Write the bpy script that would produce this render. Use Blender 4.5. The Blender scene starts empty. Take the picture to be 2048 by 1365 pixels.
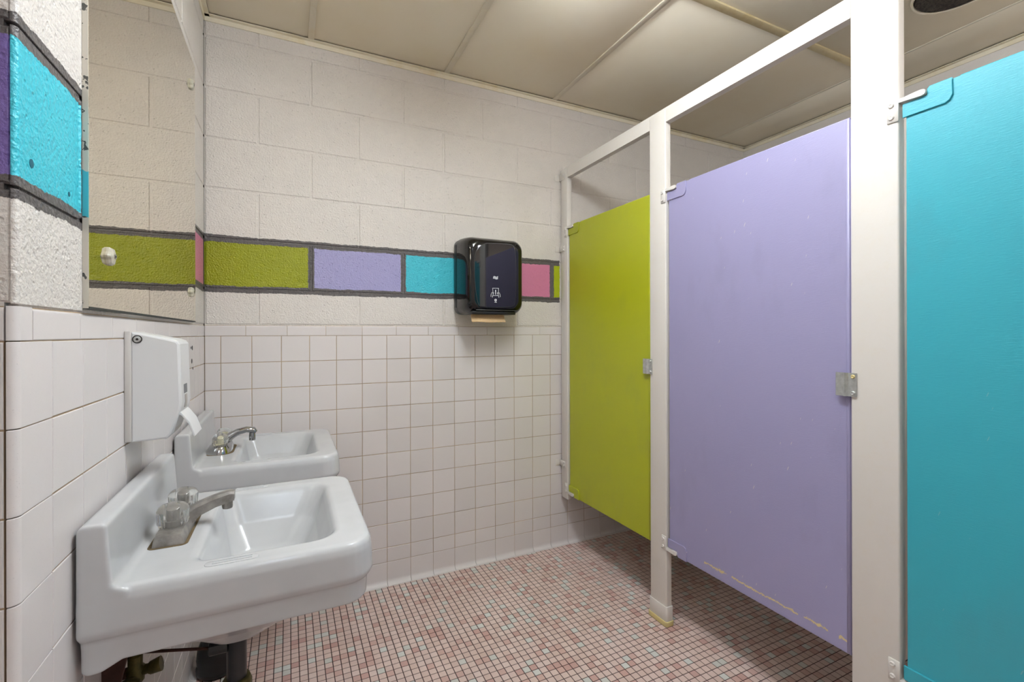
import bpy, bmesh, math, random
from mathutils import Matrix, Vector
random.seed(7)
SC = bpy.context.scene
COL = SC.collection
T = 0.1105                      # wall tile pitch

# ------------------------------------------------------------ camera
FPX, YAW, ROLL = 928.58, 0.4479, -0.0024
CAM = Vector((2.7662*T, -20.0361*T, (10.5695+0.0788)*T))
fw = Vector((math.sin(YAW), math.cos(YAW), 0)); r0 = Vector((math.cos(YAW), -math.sin(YAW), 0)); u0 = Vector((0, 0, 1))
rt = math.cos(ROLL)*r0 + math.sin(ROLL)*u0; up = -math.sin(ROLL)*r0 + math.cos(ROLL)*u0
cd = bpy.data.cameras.new('camera'); cam = bpy.data.objects.new('camera', cd); COL.objects.link(cam)
cd.sensor_fit = 'HORIZONTAL'; cd.sensor_width = 36; cd.lens = FPX*36/2048; cd.shift_y = -15.52/2048; cd.clip_start = 0.02
mw = Matrix.Identity(4)
for i in range(3):
    mw[i][0] = rt[i]; mw[i][1] = up[i]; mw[i][2] = -fw[i]; mw[i][3] = CAM[i]
cam.matrix_world = mw
SC.camera = cam
def pix(p):
    d = Vector(p)-CAM; z = d.dot(fw)
    return (1024+FPX*d.dot(rt)/z, 666.98-FPX*d.dot(up)/z, z)

# ------------------------------------------------------------ world, exposure, lamp strengths
w = bpy.data.worlds.new('world'); SC.world = w; w.use_nodes = True
w.node_tree.nodes['Background'].inputs[0].default_value = (0.8, 0.85, 1, 1)
w.node_tree.nodes['Background'].inputs[1].default_value = 0.0
SC.view_settings.view_transform = 'Standard'; SC.view_settings.look = 'None'
SC.view_settings.exposure = 0.36; SC.view_settings.gamma = 1.0; SC.view_settings.use_curve_mapping = False
LIGHT_MAIN = 26.5                # troffer over the aisle
LIGHT_FILL_STALL = 28.0              # unseen fill lamp added over the far stalls to lift their ceiling
LIGHT_FILL_BACK = 7.0                # unseen fill lamp added behind the viewer, in place of cool doorway daylight

# ------------------------------------------------------------ materials
def lin(c):
    return tuple(((v/255)/12.92 if v/255 <= 0.04045 else ((v/255+0.055)/1.055)**2.4) for v in c)
class N:
    def __init__(s, name):
        s.m = bpy.data.materials.new(name); s.m.use_nodes = True
        s.t = s.m.node_tree; s.b = s.t.nodes['Principled BSDF']
    def new(s, k, **kw):
        n = s.t.nodes.new(k)
        for a, b in kw.items(): setattr(n, a, b)
        return n
    def put(s, sock, v):
        if hasattr(v, 'links') or isinstance(v, bpy.types.NodeSocket): s.t.links.new(v, sock)
        elif isinstance(v, tuple) and len(v) == 3 and sock.type == 'RGBA': sock.default_value = (*v, 1)
        else: sock.default_value = v
    def mth(s, op, a, b=0.0, c=None):
        n = s.new('ShaderNodeMath', operation=op); s.put(n.inputs[0], a); s.put(n.inputs[1], b)
        if c is not None: s.put(n.inputs[2], c)
        return n.outputs[0]
    def mix(s, f, a, b):
        n = s.new('ShaderNodeMix', data_type='RGBA'); s.put(n.inputs[0], f); s.put(n.inputs[6], a); s.put(n.inputs[7], b)
        return n.outputs[2]
    def noise(s, vec, scale, detail=3.0, rough=0.55):
        n = s.new('ShaderNodeTexNoise'); s.put(n.inputs['Vector'], vec); n.inputs['Scale'].default_value = scale
        n.inputs['Detail'].default_value = detail; n.inputs['Roughness'].default_value = rough
        return n.outputs['Fac']
    def pos(s): return s.new('ShaderNodeNewGeometry').outputs['Position']
    def sep(s, v):
        n = s.new('ShaderNodeSeparateXYZ'); s.put(n.inputs[0], v); return n.outputs
    def rng(s, v, a, b, c=0.0, d=1.0):
        n = s.new('ShaderNodeMapRange'); s.put(n.inputs[0], v)
        for i, q in enumerate((a, b, c, d)): n.inputs[1+i].default_value = q
        return n.outputs[0]
    def scale(s, v, xyz):
        n = s.new('ShaderNodeVectorMath', operation='MULTIPLY'); s.put(n.inputs[0], v); n.inputs[1].default_value = xyz
        return n.outputs[0]
    def bump(s, h, strength, dist):
        n = s.new('ShaderNodeBump'); n.inputs['Strength'].default_value = strength; n.inputs['Distance'].default_value = dist
        s.put(n.inputs['Height'], h); s.put(s.b.inputs['Normal'], n.outputs[0])
    def set(s, color=None, rough=None, metal=None, spec=None, **kw):
        if color is not None: s.put(s.b.inputs['Base Color'], color)
        if rough is not None: s.put(s.b.inputs['Roughness'], rough)
        if metal is not None: s.put(s.b.inputs['Metallic'], metal)
        if spec is not None: s.put(s.b.inputs['Specular IOR Level'], spec)
        for k, v in kw.items(): s.put(s.b.inputs[k], v)
        return s
def simple(name, rgb, rough=0.5, metal=0.0, spec=0.5, var=0.0, vs=8.0, bump=0.0, bs=300.0, bd=0.001, **kw):
    n = N(name); c = lin(rgb)
    if var:
        f = n.noise(n.pos(), vs, 4)
        c = n.mix(n.rng(f, 0.3, 0.7), tuple(x*(1-var) for x in c), tuple(min(1, x*(1+var*0.6)) for x in c))
    n.set(c, rough, metal, spec, **kw)
    if bump: n.bump(n.noise(n.pos(), bs, 3), bump, bd)
    return n.m

CREAM = (226, 219, 212)
GREEN, PURPLE, CYAN, PINK, BAND = (150, 156, 0), (164, 160, 204), (62, 194, 212), (216, 130, 166), (92, 87, 86)

def block_paint(name, axis, joints, cols, end):
    """painted concrete block: cream, one coloured course with grey painted joints (world metres)"""
    n = N(name); P = n.pos(); o = n.sep(P); a, z = o[axis], o[2]
    wob = n.mth('MULTIPLY', n.mth('SUBTRACT', n.noise(P, 55, 4, 0.7), 0.5), 0.013)
    wob2 = n.mth('MULTIPLY', n.mth('SUBTRACT', n.noise(P, 9, 2), 0.5), 0.012)
    zz = n.mth('ADD', n.mth('ADD', z, wob), wob2); aa = n.mth('ADD', a, wob)
    d = n.mth('MINIMUM', n.mth('ABSOLUTE', n.mth('SUBTRACT', zz, 1.361)), n.mth('ABSOLUTE', n.mth('SUBTRACT', zz, 1.565)))
    inz = n.mth('MULTIPLY', n.mth('GREATER_THAN', zz, 1.361), n.mth('LESS_THAN', zz, 1.565))
    inx = n.mth('LESS_THAN', aa, end)
    dv = None
    for j in joints:
        q = n.mth('ABSOLUTE', n.mth('SUBTRACT', aa, j)); dv = q if dv is None else n.mth('MINIMUM', dv, q)
    hband = n.mth('LESS_THAN', d, 0.0145)
    vband = n.mth('MULTIPLY', n.mth('LESS_THAN', dv, 0.0125), inz)
    band = n.mth('MULTIPLY', n.mth('MAXIMUM', hband, vband), inx)
    col = lin(cols[0])
    for j, c in zip(joints, cols[1:]):
        col = n.mix(n.mth('GREATER_THAN', aa, j), col, lin(c))
    sp = n.mix(n.rng(n.noise(P, 14, 4), 0.3, 0.75), lin(CREAM), tuple(v*0.95 for v in lin(CREAM)))
    base = n.mix(n.mth('MULTIPLY', inz, inx), sp, col)
    g = n.mix(n.noise(P, 120, 3), lin((78, 74, 74)), lin((112, 106, 104)))
    base = n.mix(band, base, g)
    n.set(base, 0.36, 0, 0.5)
    h = n.mth('ADD', n.noise(P, 150, 3, 0.5), n.mth('MULTIPLY', n.noise(P, 42, 2), 0.7))
    vor = n.new('ShaderNodeTexVoronoi'); n.put(vor.inputs['Vector'], P); vor.inputs['Scale'].default_value = 55
    pit = n.rng(vor.outputs['Distance'], 0.05, 0.2, -0.5, 0.0)
    n.bump(n.mth('ADD', h, pit), 0.75, 0.005)
    return n.m
M_BACK = block_paint('painted_block_back', 0, (0.394, 0.797, 1.2, 1.615), (GREEN, PURPLE, CYAN, PINK, (176, 190, 10)), 1.664)
M_LEFT = block_paint('painted_block_left', 1, (-1.212, -0.826, -0.42, -0.012), (CYAN, PURPLE, GREEN, PINK, GREEN), 9)
M_RET = block_paint('painted_block_return', 0, (-1.0, -0.41), (GREEN, PINK, (122, 100, 168)), 9)

def tile_mat(name, rgb):
    n = N(name); P = n.pos(); c = lin(rgb)
    oi = n.new('ShaderNodeObjectInfo').outputs['Random']
    k = n.mix(oi, tuple(v*0.955 for v in c), tuple(min(1, v*1.03) for v in c))
    k = n.mix(n.mth('GREATER_THAN', n.noise(P, 700, 2), 0.68), k, tuple(v*0.86 for v in c))
    n.set(k, 0.22, 0, 0.5)
    n.bump(n.noise(P, 26, 2), 0.05, 0.004)
    return n.m
M_TILE = tile_mat('wall_tile_glaze', (224, 217, 215))
M_GROUT = simple('wall_grout', (182, 158, 128), 0.9, var=0.3, vs=6)
M_COVEGROUT = simple('caulk', (214, 208, 194), 0.7, var=0.1)
M_FGROUT = simple('floor_grout', (70, 50, 46), 0.9, var=0.2, vs=5)
def ftile(name, rgb=None):
    n = N(name); P = n.pos()
    if rgb is None:
        a = n.new('ShaderNodeAttribute', attribute_name='tint'); c = a.outputs['Color']
    else:
        c = lin(rgb)
    dirt = n.rng(n.noise(P, 3.0, 4), 0.35, 0.75)
    mk = n.new('ShaderNodeMix', data_type='RGBA', blend_type='MULTIPLY'); n.put(mk.inputs[0], n.mth('MULTIPLY', dirt, 0.3))
    n.put(mk.inputs[6], c); mk.inputs[7].default_value = (0.62, 0.52, 0.45, 1)
    n.set(mk.outputs[2], 0.42, 0, 0.4)
    n.bump(n.noise(P, 400, 2), 0.1, 0.001)
    return n.m
FTINTS = [(224, 200, 192), (221, 196, 188), (217, 191, 182), (226, 204, 197), (210, 174, 165), (203, 163, 155), (210, 209, 203), (216, 216, 211)]
FW = [26, 25, 16, 11, 8, 5, 5, 4]
M_FT = [ftile('mosaic_%d' % i, c) for i, c in enumerate(FTINTS)]
M_FSTUFF = ftile('mosaic_rest')
M_FPLAIN = simple('mosaic_far', (200, 168, 158), 0.5, var=0.15, vs=30)

def yellowed(name, rgb, amount, sc=9, rough=0.55):
    n = N(name); P = n.pos(); c = lin(rgb)
    f = n.rng(n.noise(P, sc, 4, 0.7), 0.5, 0.72, 0, amount)
    n.set(n.mix(f, c, lin((214, 190, 128))), rough, 0, 0.4); n.bump(n.noise(P, 200, 2), 0.12, 0.001)
    return n.m
def ceil_mat():
    n = N('ceiling_board'); P = n.pos(); c = lin((246, 236, 216))
    f = n.rng(n.noise(P, 2.2, 4), 0.4, 0.75, 0, 0.6)
    k = n.mix(f, c, lin((238, 223, 194)))
    n.set(k, 0.85, 0, 0.2); n.bump(n.noise(P, 260, 3), 0.25, 0.001)
    return n.m
M_CEIL = ceil_mat()
M_TEE = yellowed('ceiling_tee_paint', (236, 226, 206), 0.3)
M_TEEY = yellowed('ceiling_tape_yellow', (230, 214, 172), 0.8)
M_ANGLE = yellowed('wall_angle_paint', (236, 226, 204), 0.55, 6)
M_PART = yellowed('partition_paint', (222, 216, 209), 0.06, 40, 0.32)
M_CAULKY = yellowed('old_caulk', (212, 196, 140), 0.6, 30)

def door_paint(name, rgb, chip=None, edge=None):
    """brushed enamel with fine horizontal brush relief, scuffs and small pale scratches"""
    n = N(name); P = n.pos(); c = lin(rgb); o = n.sep(P)
    sc = n.noise(n.scale(P, (1, 1.0, 0.45)), 5.5, 5, 0.6)
    k = n.mix(n.rng(sc, 0.56, 0.74, 0, 0.42), c, tuple(v*0.72+0.03 for v in c))
    # small diagonal scratches
    cb = n.new('ShaderNodeCombineXYZ')
    n.put(cb.inputs[0], n.mth('MULTIPLY', n.mth('ADD', o[1], n.mth('MULTIPLY', o[2], 0.35)), 4.6)); n.put(cb.inputs[1], n.mth('MULTIPLY', o[2], 0.8))
    vo = n.new('ShaderNodeTexVoronoi', voronoi_dimensions='2D'); n.put(vo.inputs['Vector'], cb.outputs[0]); vo.inputs['Scale'].default_value = 13
    pick = n.mth('GREATER_THAN', n.sep(vo.outputs['Color'])[0], 0.91)
    size = n.mth('MULTIPLY', n.sep(vo.outputs['Color'])[1], 0.085)
    fl = n.mth('MULTIPLY', n.mth('LESS_THAN', n.mth('ADD', vo.outputs['Distance'], n.mth('MULTIPLY', n.noise(P, 160, 2), 0.03)), size), pick)
    k = n.mix(n.mth('MULTIPLY', fl, 0.6 if chip else 0.15), k, lin((226, 214, 190)))
    if chip:
        y0, y1 = chip
        line = n.mth('ADD', n.mth('MULTIPLY', n.mth('SUBTRACT', n.noise(P, 26, 6, 0.85), 0.5), 0.04), o[2])
        b = n.mth('LESS_THAN', n.mth('ABSOLUTE', n.mth('SUBTRACT', line, 0.337)), 0.0026)
        b = n.mth('MULTIPLY', b, n.mth('MULTIPLY', n.mth('LESS_THAN', o[1], y0), n.mth('GREATER_THAN', o[1], y1)))
        b = n.mth('MULTIPLY', b, n.mth('GREATER_THAN', n.noise(P, 14, 2), 0.44))
        k = n.mix(b, k, lin((214, 196, 140)))
    n.set(k, 0.42, 0, 0.75)
    n.bump(n.noise(n.scale(P, (1, 14, 120)), 5, 3), 0.16, 0.002)
    return n.m
M_DG = door_paint('green_door_enamel', (172, 178, 14))
M_DP = door_paint('purple_door_enamel', (156, 151, 188), (-0.93, -1.47))
M_DC = door_paint('cyan_door_enamel', (50, 168, 186))

def porcelain():
    n = N('porcelain'); P = n.pos()
    c = n.mix(n.rng(n.noise(P, 11, 3), 0.4, 0.75), lin((198, 198, 199)), lin((192, 192, 193)))
    n.set(c, 0.16, 0, 0.5)
    return n.m
M_PORC = porcelain()
M_WHITE = simple('white_plastic', (218, 217, 217), 0.32)
M_WHITE2 = simple('white_plastic_back', (202, 197, 192), 0.4)
M_GLABEL = simple('grey_label', (120, 120, 122), 0.5, var=0.25, vs=220)
M_SLOT = simple('grey_window', (176, 168, 160), 0.4)
M_DARK = simple('dark_hole', (34, 28, 26), 0.8)
M_STEEL = simple('strike_steel', (200, 202, 200), 0.34, 0.75, var=0.2, vs=80)
M_CHROME = simple('chrome', (178, 178, 178), 0.1, 1.0, var=0.1, vs=40)
M_OLDMETAL = simple('corroded_chrome', (158, 153, 148), 0.38, 0.6, var=0.35, vs=45, bump=0.25, bs=180, bd=0.001)
M_GRIME = simple('grime', (112, 94, 66), 0.9, var=0.3, vs=60)
def acrylic():
    n = N('clear_acrylic'); n.set(lin((250, 248, 243)), 0.08, 0, 0.5, **{'Transmission Weight': 0.9, 'IOR': 1.32}); return n.m
M_ACR = acrylic()
M_CLIP = simple('aged_clear_plastic', (232, 226, 206), 0.15, 0, 0.6, **{'Transmission Weight': 0.35})
M_ACRY = simple('yellowed_acrylic', (216, 210, 176), 0.3)
M_BLACK = simple('black_gloss_plastic', (8, 8, 9), 0.055, 0, 0.6)
M_BLACK2 = simple('smoked_window_plastic', (11, 11, 15), 0.03, 0, 0.75)
M_BLACKM = simple('black_matte_plastic', (16, 16, 17), 0.3)
M_RIM = simple('window_rim', (70, 70, 68), 0.2)
M_INK = simple('white_ink', (214, 216, 220), 0.5)
M_KRAFT = simple('kraft_paper', (208, 176, 132), 0.85, var=0.12, vs=160)
def mirror_mat():
    n = N('mirror_silver'); P = n.pos()
    n.set(lin((228, 221, 204)), 0.012, 1.0); return n.m
M_MIRROR = mirror_mat()
def edge_mat():
    n = N('painted_mirror_edge'); P = n.pos(); o = n.sep(P)
    base = n.mix(n.mth('GREATER_THAN', n.noise(P, 70, 3), 0.63), lin((196, 190, 178)), lin((70, 70, 66)))
    z = n.mth('ADD', o[2], n.mth('MULTIPLY', n.noise(P, 40, 3), 0.04))
    cy = n.mth('MULTIPLY', n.mth('GREATER_THAN', z, 1.39), n.mth('LESS_THAN', z, 1.47))
    n.set(n.mix(cy, base, lin((70, 180, 196))), 0.5); return n.m
M_MEDGE = edge_mat()
M_MBACK = simple('mirror_rotted_edge', (48, 52, 46), 0.6, var=0.4, vs=60)
M_PIPE = simple('black_pipe', (34, 36, 38), 0.35, var=0.25, vs=30)
M_RUBBER = simple('black_rubber', (11, 11, 12), 0.35)
M_BRASS = simple('tarnished_brass', (92, 84, 44), 0.5, 0.6, var=0.5, vs=50, bump=0.3, bs=150, bd=0.001)
M_GREENPIPE = simple('verdigris_pipe', (24, 70, 48), 0.5, var=0.3, vs=60)
M_RUST = simple('rust', (66, 36, 26), 0.85, var=0.4, vs=40)
M_WOOD = simple('handle_wood', (170, 128, 84), 0.6, var=0.2)
def fuzzy():
    n = N('sooty_filter'); P = n.pos()
    n.set(n.mix(n.rng(n.noise(P, 140, 3), 0.35, 0.7), lin((34, 29, 25)), lin((84, 76, 68))), 0.95); n.bump(n.noise(P, 220, 3), 0.8, 0.006); return n.m
M_SOOT = fuzzy()
def lamp_mat(name, rgb, e):
    n = N(name); n.set(lin((240, 240, 240)), 0.5, **{'Emission Color': lin(rgb), 'Emission Strength': e}); return n.m
M_LAMP = lamp_mat('troffer_lens', (236, 246, 255), LIGHT_MAIN)
M_FILL_BACK = lamp_mat('fill_lens_cool', (220, 236, 255), LIGHT_FILL_BACK)
M_FILL_STALL = lamp_mat('fill_lens_stalls', (244, 246, 255), LIGHT_FILL_STALL)
M_TROF = simple('troffer_frame', (230, 228, 222), 0.4)

# ------------------------------------------------------------ mesh helpers
def obj(name, me, mat=None, parent=None, loc=None, kind=None):
    if isinstance(me, bmesh.types.BMesh):
        m = bpy.data.meshes.new(name); me.to_mesh(m); me.free(); me = m
    if mat is not None and not me.materials: me.materials.append(mat)
    o = bpy.data.objects.new(name, me); COL.objects.link(o)
    if parent is not None: o.parent = parent
    if loc is not None: o.location = loc
    if kind: o['kind'] = kind
    return o
def tag(o, label, cat, group=None):
    o['label'] = label; o['category'] = cat
    if group: o['group'] = group
    return o
def thing(name, label, cat, loc=(0, 0, 0), group=None):
    o = bpy.data.objects.new(name, None); COL.objects.link(o); o.location = loc; o.empty_display_size = 0.05
    return tag(o, label, cat, group)
def smooth(me, ang=0.7):
    for p in me.polygons: p.use_smooth = True
    try: me.set_sharp_from_angle(angle=ang)
    except Exception: pass
def mesh(name, v, f, mat=None, sm=None):
    m = bpy.data.meshes.new(name); m.from_pydata(v, [], f); m.validate()
    bm = bmesh.new(); bm.from_mesh(m); bmesh.ops.recalc_face_normals(bm, faces=bm.faces); bm.to_mesh(m); bm.free()
    if mat is not None: m.materials.append(mat)
    if sm is not None: smooth(m, sm)
    return m
def boxm(x0, x1, y0, y1, z0, z1, bev=0.0, seg=2, mat=None, name='box'):
    bm = bmesh.new(); bmesh.ops.create_cube(bm, size=1)
    for v in bm.verts:
        v.co = Vector((x0+(v.co.x+.5)*(x1-x0), y0+(v.co.y+.5)*(y1-y0), z0+(v.co.z+.5)*(z1-z0)))
    if bev: bmesh.ops.bevel(bm, geom=list(bm.edges), offset=bev, segments=seg, affect='EDGES', profile=0.5)
    m = bpy.data.meshes.new(name); bm.to_mesh(m); bm.free()
    if bev: smooth(m, 0.9)
    if mat is not None: m.materials.append(mat)
    return m
def loft(loops, cap0=True, cap1=True, mat=None, sm=0.8, name='loft', close=True):
    v = []; f = []; n = len(loops[0])
    for L in loops: v += [tuple(p) for p in L]
    for i in range(len(loops)-1):
        for j in range(n if close else n-1):
            k = (j+1) % n; f.append((i*n+j, i*n+k, (i+1)*n+k, (i+1)*n+j))
    if cap0: f.append(tuple(range(n-1, -1, -1)))
    if cap1: f.append(tuple(range((len(loops)-1)*n, len(loops)*n)))
    return mesh(name, v, f, mat, sm)
def extr(poly, axis, a, b, mat=None, sm=0.6, inset=0.0, name='extrusion'):
    """extrude a closed 2d polygon along an axis; poly in the other two axes' order; inset rounds the ends"""
    def P(q, t):
        if axis == 0: return (t, q[0], q[1])
        if axis == 1: return (q[0], t, q[1])
        return (q[0], q[1], t)
    def ins(d):
        cx = sum(q[0] for q in poly)/len(poly); cy = sum(q[1] for q in poly)/len(poly)
        o = []; n = len(poly)
        area = sum(poly[i][0]*poly[(i+1) % n][1]-poly[(i+1) % n][0]*poly[i][1] for i in range(n)); sg = 1 if area > 0 else -1
        for i in range(n):
            p0, p1, p2 = Vector(poly[i-1]), Vector(poly[i]), Vector(poly[(i+1) % n])
            e1 = (p1-p0).normalized(); e2 = (p2-p1).normalized()
            nn = Vector((-(e1.y+e2.y), e1.x+e2.x))*sg
            if nn.length > 1e-9: nn.normalize()
            o.append((p1.x+nn.x*d, p1.y+nn.y*d))
        return o
    if inset:
        L = [(ins(inset), a), (ins(inset*0.3), a+inset*0.3), (poly, a+inset), (poly, b-inset), (ins(inset*0.3), b-inset*0.3), (ins(inset), b)]
    else: L = [(poly, a), (poly, b)]
    return loft([[P(q, t) for q in pl] for pl, t in L], mat=mat, sm=sm, name=name)
def rr(x0, x1, y0, y1, rs, k=6, s=6):
    """rounded rectangle, ccw from (x1,y0); rs=(r at x1y0, x1y1, x0y1, x0y0)"""
    pts = []; cs = [(x1, y0, -1, 1, -90), (x1, y1, -1, -1, 0), (x0, y1, 1, -1, 90), (x0, y0, 1, 1, 180)]
    arcs = []
    for (cx, cy, sx, sy, a0), r in zip(cs, rs):
        ox, oy = cx+sx*r, cy+sy*r
        arcs.append([(ox+r*math.cos(math.radians(a0+90*i/k)), oy+r*math.sin(math.radians(a0+90*i/k))) for i in range(k+1)])
    for i in range(4):
        pts += arcs[i]; a = arcs[i][-1]; b = arcs[(i+1) % 4][0]
        for j in range(1, s): pts.append((a[0]+(b[0]-a[0])*j/s, a[1]+(b[1]-a[1])*j/s))
    return pts
def circ(r, n=24, c=(0, 0), ph=0.0, ry=None):
    return [(c[0]+r*math.cos(2*math.pi*i/n+ph), c[1]+(ry or r)*math.sin(2*math.pi*i/n+ph)) for i in range(n)]
def lathe(prof, n=24, mat=None, sm=0.7, name='lathe', c=(0, 0)):
    return loft([[(x, y, z) for x, y in circ(max(r, 1e-4), n, c)] for r, z in prof], mat=mat, sm=sm, name=name)
def tube(path, rad, n=12, mat=None, name='tube', sm=0.9, sect=None):
    path = [Vector(p) for p in path]; loops = []
    for i, p in enumerate(path):
        t = (path[min(i+1, len(path)-1)]-path[max(i-1, 0)]).normalized()
        ref = Vector((0, 1, 0)) if abs(t.y) < 0.9 else Vector((1, 0, 0))
        a = (ref-t*ref.dot(t)).normalized(); b = t.cross(a)
        r = rad[i] if isinstance(rad, (list, tuple)) else rad
        s = sect or circ(1.0, n)
        rx, ry = r if isinstance(r, tuple) else (r, r)
        loops.append([p+a*(q[0]*rx)+b*(q[1]*ry) for q in s])
    return loft(loops, mat=mat, sm=sm, name=name)
def tilem(w_, h_, d=0.008, g=0.0024, ch=0.0011, mat=None):
    """one glazed tile facing -y, centred; joint gap g, chamfer ch"""
    a, b = w_/2-g/2, h_/2-g/2; a2, b2 = a-ch, b-ch
    v = [(-a, d, -b), (a, d, -b), (a, d, b), (-a, d, b), (-a, ch, -b), (a, ch, -b), (a, ch, b), (-a, ch, b), (-a2, 0, -b2), (a2, 0, -b2), (a2, 0, b2), (-a2, 0, b2)]
    f = [(8, 9, 10, 11)]
    for i in range(4):
        j = (i+1) % 4; f += [(4+i, 4+j, 8+j, 8+i), (i, j, 4+j, 4+i)]
    return mesh('tile', v, f, mat)
_cache = {}
def tilec(kind, w_, h_, mat):
    k = (kind, round(w_, 4), round(h_, 4), mat.name)
    if k in _cache: return _cache[k]
    if kind == 'tile': m = tilem(w_, h_, mat=mat)
    elif kind == 'cap':       # bullnose top edge
        a, b = w_/2-.0007, h_/2
        prof = [(0.008, -b+.0007), (0.001, -b+.0007), (0, -b+.002)]+[(0.007-0.007*math.cos(t*math.pi/10), b-.007+0.007*math.sin(t*math.pi/10)) for t in range(6)]+[(0.008, b)]
        m = extr(prof, 0, -a, a, mat, None, 0.0008)
    elif kind == 'cove':      # base tile with a toe that curves out over the floor
        a, b = w_/2-.0007, h_/2
        prof = [(0.008, -b), (0.008, b-.0007), (0.001, b-.0007), (0, b-.002), (0, -b+.024)]+[(-0.02+0.02*math.cos(t*math.pi/12), -b+.024-0.021*math.sin(t*math.pi/12)) for t in range(1, 7)]+[(-0.021, -b)]
        m = extr(prof, 0, -a, a, mat, None, 0.0008)
    elif kind == 'block':     # concrete block face with eased edges
        m = tilem(w_, h_, 0.03, 0.007, 0.0030, mat)
    _cache[k] = m; return m
def kill_mesh_stuff(parts, name, mat, parent):
    bm = bmesh.new()
    for me, M in parts:
        n0 = len(bm.verts); bm.from_mesh(me); bm.verts.ensure_lookup_table()
        bmesh.ops.transform(bm, matrix=M, verts=bm.verts[n0:])
    return obj(name, bm, mat, parent, kind='stuff')

# ------------------------------------------------------------ the room
RX, RYF, AX, H = 3.165, -4.0, -1.3, 2.458
ZC = 10.5695*T; ZTOP = ZC+0.045; YO = -1.424
ROT_L = math.pi/2      # a piece facing -y turned to face +x
def structure(name, me, mat, parent=None):
    o = obj(name, me, mat, parent)
    if parent is None: o['kind'] = 'structure'
    return o
floor = structure('floor', boxm(AX, RX, RYF, 0.05, -0.12, -0.0012), M_FGROUT)
wall_back = structure('wall_back', boxm(-0.0, RX+.12, 0.03, 0.15, -0.1, 2.6), M_COVEGROUT)
wall_left = structure('wall_left', boxm(AX+.1, -0.03, YO+.03, 0.15, -0.1, 2.6), M_COVEGROUT)
wall_right = structure('wall_right', boxm(RX, RX+.12, RYF, 0.03, -0.1, 2.6), simple('right_wall_paint', CREAM, 0.5, bump=0.3, bs=140, bd=0.003))
wall_front = structure('wall_front', boxm(AX, RX, RYF-.12, RYF, -0.1, 2.6), simple('front_wall_paint', CREAM, 0.5))
wall_alcove = structure('wall_alcove', boxm(AX-.02, AX+.1, RYF, YO+.03, -0.1, 2.6), simple('alcove_paint', CREAM, 0.5))
structure('grout_bed', boxm(0.0, RX, 0.0018, 0.03, 0, ZTOP-.001), M_GROUT, wall_back)
structure('mortar_bed', boxm(0.0, RX, 0.0030, 0.03, ZTOP-.001, H+.05), M_BACK, wall_back)
structure('grout_bed', boxm(-0.03, -0.0018, YO+.012, 0.0, 0, ZTOP-.001), M_GROUT, wall_left)
structure('mortar_bed', boxm(-0.03, -0.0030, YO+.012, 0.0, ZTOP-.001, H+.05), M_LEFT, wall_left)
structure('return_grout_bed', boxm(AX+.1, -0.013, YO+.0018, YO+.03, 0, ZTOP-.001), M_GROUT, wall_left)
structure('return_mortar_bed', boxm(AX+.1, -0.013, YO+.0026, YO+.03, ZTOP-.001, H+.05), M_RET, wall_left)

ROWS = [(ZC-(r+1)*T, ZC-r*T) for r in range(9)]+[(0.105, ZC-9*T)]
XS = [0.0]+[0.0554+n*T for n in range(0, 29)]; XS = [x for x in XS if x < RX-.02]+[RX]
rest = []
def put_back(kind, x0, x1, z0, z1, mat, name):
    me = tilec(kind, x1-x0, z1-z0, mat); c = ((x0+x1)/2, 0, (z0+z1)/2)
    vis = x1 < 1.78 or (z1 < 0.30 and x1 < 2.3)
    if kind == 'block': vis = x1 < 2.9
    if vis: obj(name, me, mat, wall_back, c)
    else: rest.append((me, Matrix.Translation(c)))
for x0, x1 in zip(XS, XS[1:]):
    for z0, z1 in ROWS: put_back('tile', x0, x1, z0, z1, M_TILE, 'wall_tile')
    put_back('cove', x0, x1, 0.0, 0.105, M_TILE, 'cove_base_tile')
cx = [0.0]+[0.144+0.1547*k for k in range(30)]; cx = [x for x in cx if x < RX-.03]+[RX]
for x0, x1 in zip(cx, cx[1:]): put_back('cap', x0, x1, ZC, ZTOP, M_TILE, 'cap_tile')
kill_mesh_stuff(rest, 'hidden_wall_tiles', M_TILE, wall_back); rest = []
COURSES = [(ZTOP, 1.361), (1.361, 1.565), (1.565, 1.768), (1.768, 1.971), (1.971, 2.173), (2.173, 2.376), (2.376, H+.03)]
for i, (z0, z1) in enumerate(COURSES):
    off = 0.394 if i % 2 == 1 else 0.19
    js = [0.0]+[off+0.4035*k for k in range(9)]; js = [x for x in js if x < RX-.03]+[RX]
    for x0, x1 in zip(js, js[1:]): put_back('block', x0, x1, z0, z1, M_BACK, 'concrete_block')
if rest: kill_mesh_stuff(rest, 'hidden_blocks', M_BACK, wall_back); rest = []

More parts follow.
